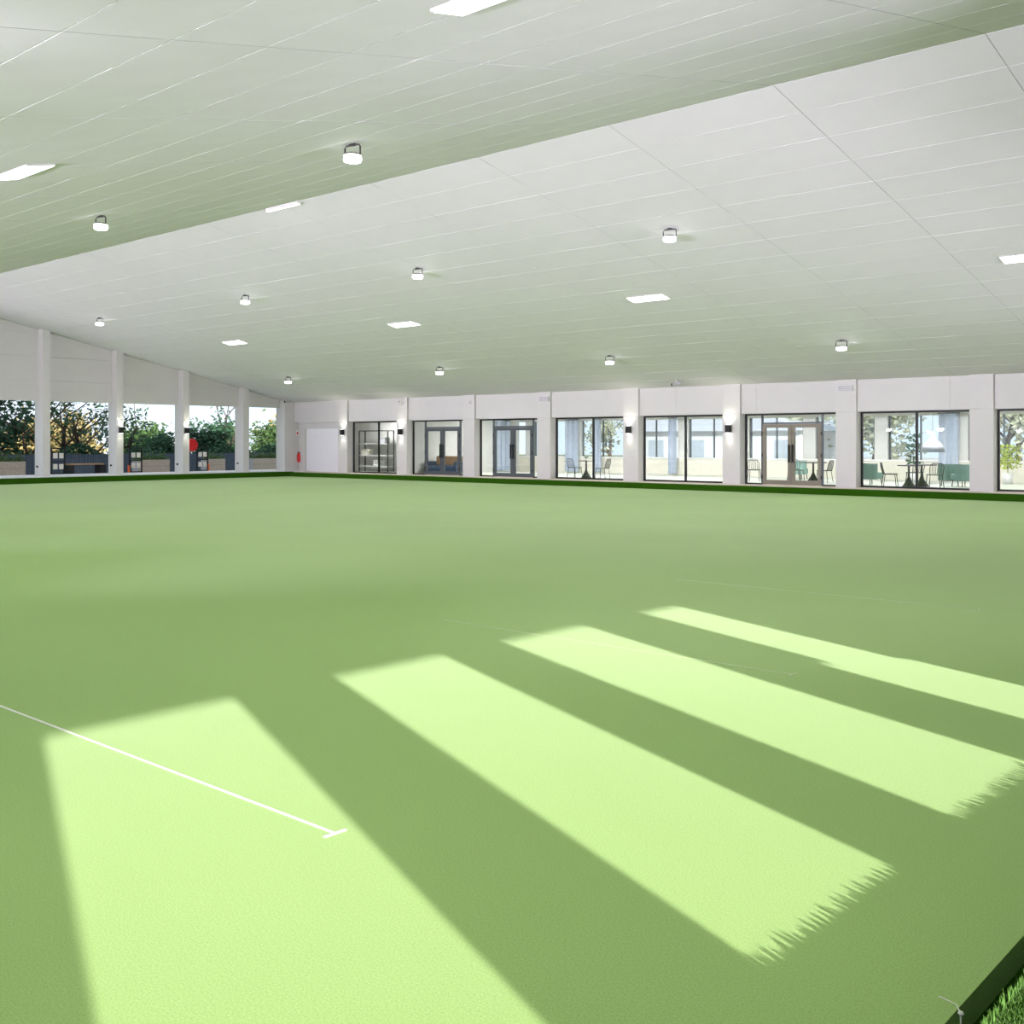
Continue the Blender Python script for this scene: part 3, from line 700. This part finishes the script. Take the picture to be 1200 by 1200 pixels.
# trees
def tree(loc, h, spread, seed, leaf, nleaf, label, lean=(0, 0), ls=.13, nb=7, low=.35, group='garden trees'):
    q = random.Random(seed); r = tag(empty('garden_tree', loc), label, 'tree', group)
    b = MB(); tips = []
    def limb(p, d, ln, rad, dep):
        pts = [p]; rs = [rad]
        for k in range(4):
            d = (d + Vector((q.gauss(0, .16), q.gauss(0, .16), q.gauss(0, .08) + .05))).normalized()
            pts.append(pts[-1] + d * ln / 4); rs.append(rad * (1 - .15 * (k + 1)))
            if dep > 0: tips.append(pts[-1])
        b.tube(pts, rs, 6 if dep else 8)
        if dep < 2:
            for k in range(nb if dep == 0 else 4):
                t = q.randint(1 if dep == 0 else 2, 4); a = q.uniform(0, 6.28)
                nd = (d * .45 + Vector((math.cos(a), math.sin(a), q.uniform(.0, .7))) * .9).normalized()
                limb(pts[t], nd, ln * q.uniform(.5, .75), rs[t] * .55, dep + 1)
    limb(Vector((0, 0, 0)), Vector((lean[0], lean[1], 1)).normalized(), h * .55, h * .022 + .03, 0)
    b.build('trunk', 'bark', r, smooth=True)
    f = MB()
    for k in range(nleaf):
        c = q.choice(tips); p = c + Vector((q.gauss(0, .33), q.gauss(0, .33), q.gauss(0, .26))) * spread
        if p.z < h * low * q.uniform(.3, 1): continue
        leaf_quad(f, p, q, ls * q.uniform(.7, 1.4))
    tag(f.build('foliage', leaf, r), kind='stuff')
def ty(px, X): return at_x(px, 500, X).y
T_ = [(-12, -55, 6.0, 1.2, 'leafA', 4200, 'dense dark tree at the left edge of the picture', (0, -.05), .16),
      (22, -54, 7, .8, 'leafA', 420, 'leaning thin trunked tree beside the first garden post', (0, .35), .12),
      (66, -54.5, 6.0, .8, 'leafB', 480, 'forked tree behind the cream card stand', (0, .25), .12),
      (102, -54.5, 6.0, .9, 'leafA', 520, 'dark trunked tree above the timber bench', (.0, -.15), .12),
      (150, -56, 5.5, 1.0, 'leafA', 420, 'sparse tree right of the second garden post', (0, .1), .13),
      (188, -55.5, 3.0, 1.1, 'leafA', 2600, 'rounded dark tree above the middle planter', (0, 0), .14),
      (240, -55, 3.1, 1.0, 'leafA', 2000, 'spreading tree above the short planter', (0, .1), .14),
      (266, -56.5, 6.5, .8, 'leafA', 350, 'bare branched tree left of the last garden post', (0, 0), .11),
      (315, -57, 3.1, 1.1, 'leafB', 2600, 'bushy green tree in the corner garden bay', (0, 0), .14)]
for i, (px, X, h, sp, lf, nl, lab, ln, ls) in enumerate(T_):
    tree((X, ty(px, X), -.17), h, sp, 20 + i, lf, nl, lab, ln, ls)
for i, (px, X, h, lf, lab) in enumerate(((35, -78, 3.3, 'leafC', 'golden sunlit tree far beyond the garden, behind the first bay'), (95, -80, 3.5, 'leafC', 'golden sunlit tree far beyond the timber bench'), (330, -84, 3.6, 'leafC', 'golden sunlit tree far beyond the corner bay'), (165, -82, 3, 'leafB', 'pale green tree far beyond the middle planter'), (250, -82, 3, 'leafB', 'pale green tree far beyond the short planter'))):
    tree((X, ty(px, X), -.17), h, 1.8, 60 + i, lf, 2600, lab, (0, 0), .24, low=.1)
# hedges behind the fence
def hedge(p0, p1, X, h, seed, label):
    y0, y1 = ty(p0, X), ty(p1, X); r = tag(empty('hedge', (X, (y0 + y1) / 2, -.17)), label, 'hedge'); L = (y1 - y0) / 2; q = random.Random(seed)
    b = MB()
    for k in range(int(L * 900)):
        y = q.uniform(-L, L); hh = h * (.82 + .18 * math.sin(y * 1.7 + seed)) ; leaf_quad(b, Vector((q.gauss(0, .35), y, hh * (1 - abs(q.gauss(0, .42))))), q, .12)
    tag(b.build('foliage', 'leafA', r), kind='stuff')
    b = MB()
    for k in range(int(L * 3)):
        y = q.uniform(-L, L); b.tube([(q.gauss(0, .1), y, 0), (q.gauss(0, .2), y + q.gauss(0, .2), h * .8)], .03, 5)
    b.build('stems', 'bark', r)
hedge(-40, 52, -53.8, 1.5, 1, 'dark hedge behind the fence at the left edge')
hedge(53, 140, -53.6, 1.8, 2, 'tall dark hedge behind the fence and timber bench')
hedge(141, 215, -53.9, 1.6, 3, 'dark hedge behind the fence and middle planter')
hedge(216, 345, -53.7, 1.8, 4, 'dark hedge behind the fence towards the corner')
hedge(-420, -41, -53.8, 1.7, 5, 'long dark hedge behind the fence, left of the picture')
for i, px in enumerate((-330, -210, -95)):
    tree((-55.5, ty(px, -55.5), -.17), 5.0, 1.1, 120 + i, 'leafA', 2200, ('dark garden tree well left of the picture', 'dark garden tree left of the picture', 'dark garden tree just left of the picture')[i], (0, .05), .15)
struct(MB().box(-140, -53.2, -60, 120, -.159, -.15).build('lawn', 'lawn'), 'grass beyond the garden fence')

# ------------------------------------------------------------------ beyond the room at the back
r = tag(empty('pavilion', (at_y(832, 520, 58).x, 58, -.16)), 'white pavilion with grey pitched roof seen through the plain window', 'building')  # added building, stands in for a pitched roof reflected in the glass
MB().box(-6, 6, 0, 6, 0, 2.6).build('wall', 'white', r)
MB().prism([(-7, 2.55), (7, 2.55), (0, 4.6)], 'y', -.5, 6.5).build('roof', 'roof', r)
for x in (-4, -1, 2, 5): MB().box(x - .6, x + .6, -.03, -.001, .9, 2.0).build('window', 'glassb', r)
for i, (px, Y, h) in enumerate(((790, 74, 8), (925, 60, 6), (950, 72, 7), (1022, 60, 5), (1180, 58, 7), (1195, 68, 8), (715, 74, 7))):
    p = at_y(px, 500, Y)
    tree((p.x, Y, -.17), h, 1.6, 90 + i, 'leafP', 1300, ['tree above the pavilion roof', 'tree seen through the left bronze door', 'tree seen through the right bronze door', 'tree seen through the left pane of the right window', 'tree seen at the right edge of the picture', 'taller tree behind the one at the right edge', 'tree seen through the small table window'][i], (0, 0), .2, low=.1, group='trees behind the room')

# ------------------------------------------------------------------ string peg at the ditch
p = at_z(1118, 1188, 0.0); r = tag(empty('string_peg', (p.x + .02, p.y, -.10)), 'small white string peg at the edge of the green, lower right', 'peg')
MB().tube([(0, 0, 0), (0, 0, .10), (0, 0, .108), (0, 0, .113)], [.003, .003, .009, .006], 10).build('pin', 'line', r); MB().tube([(0, 0, .105), (-.03, .05, .104), (-.09, .07, .1015)], .0015, 5).build('string', 'line', r)
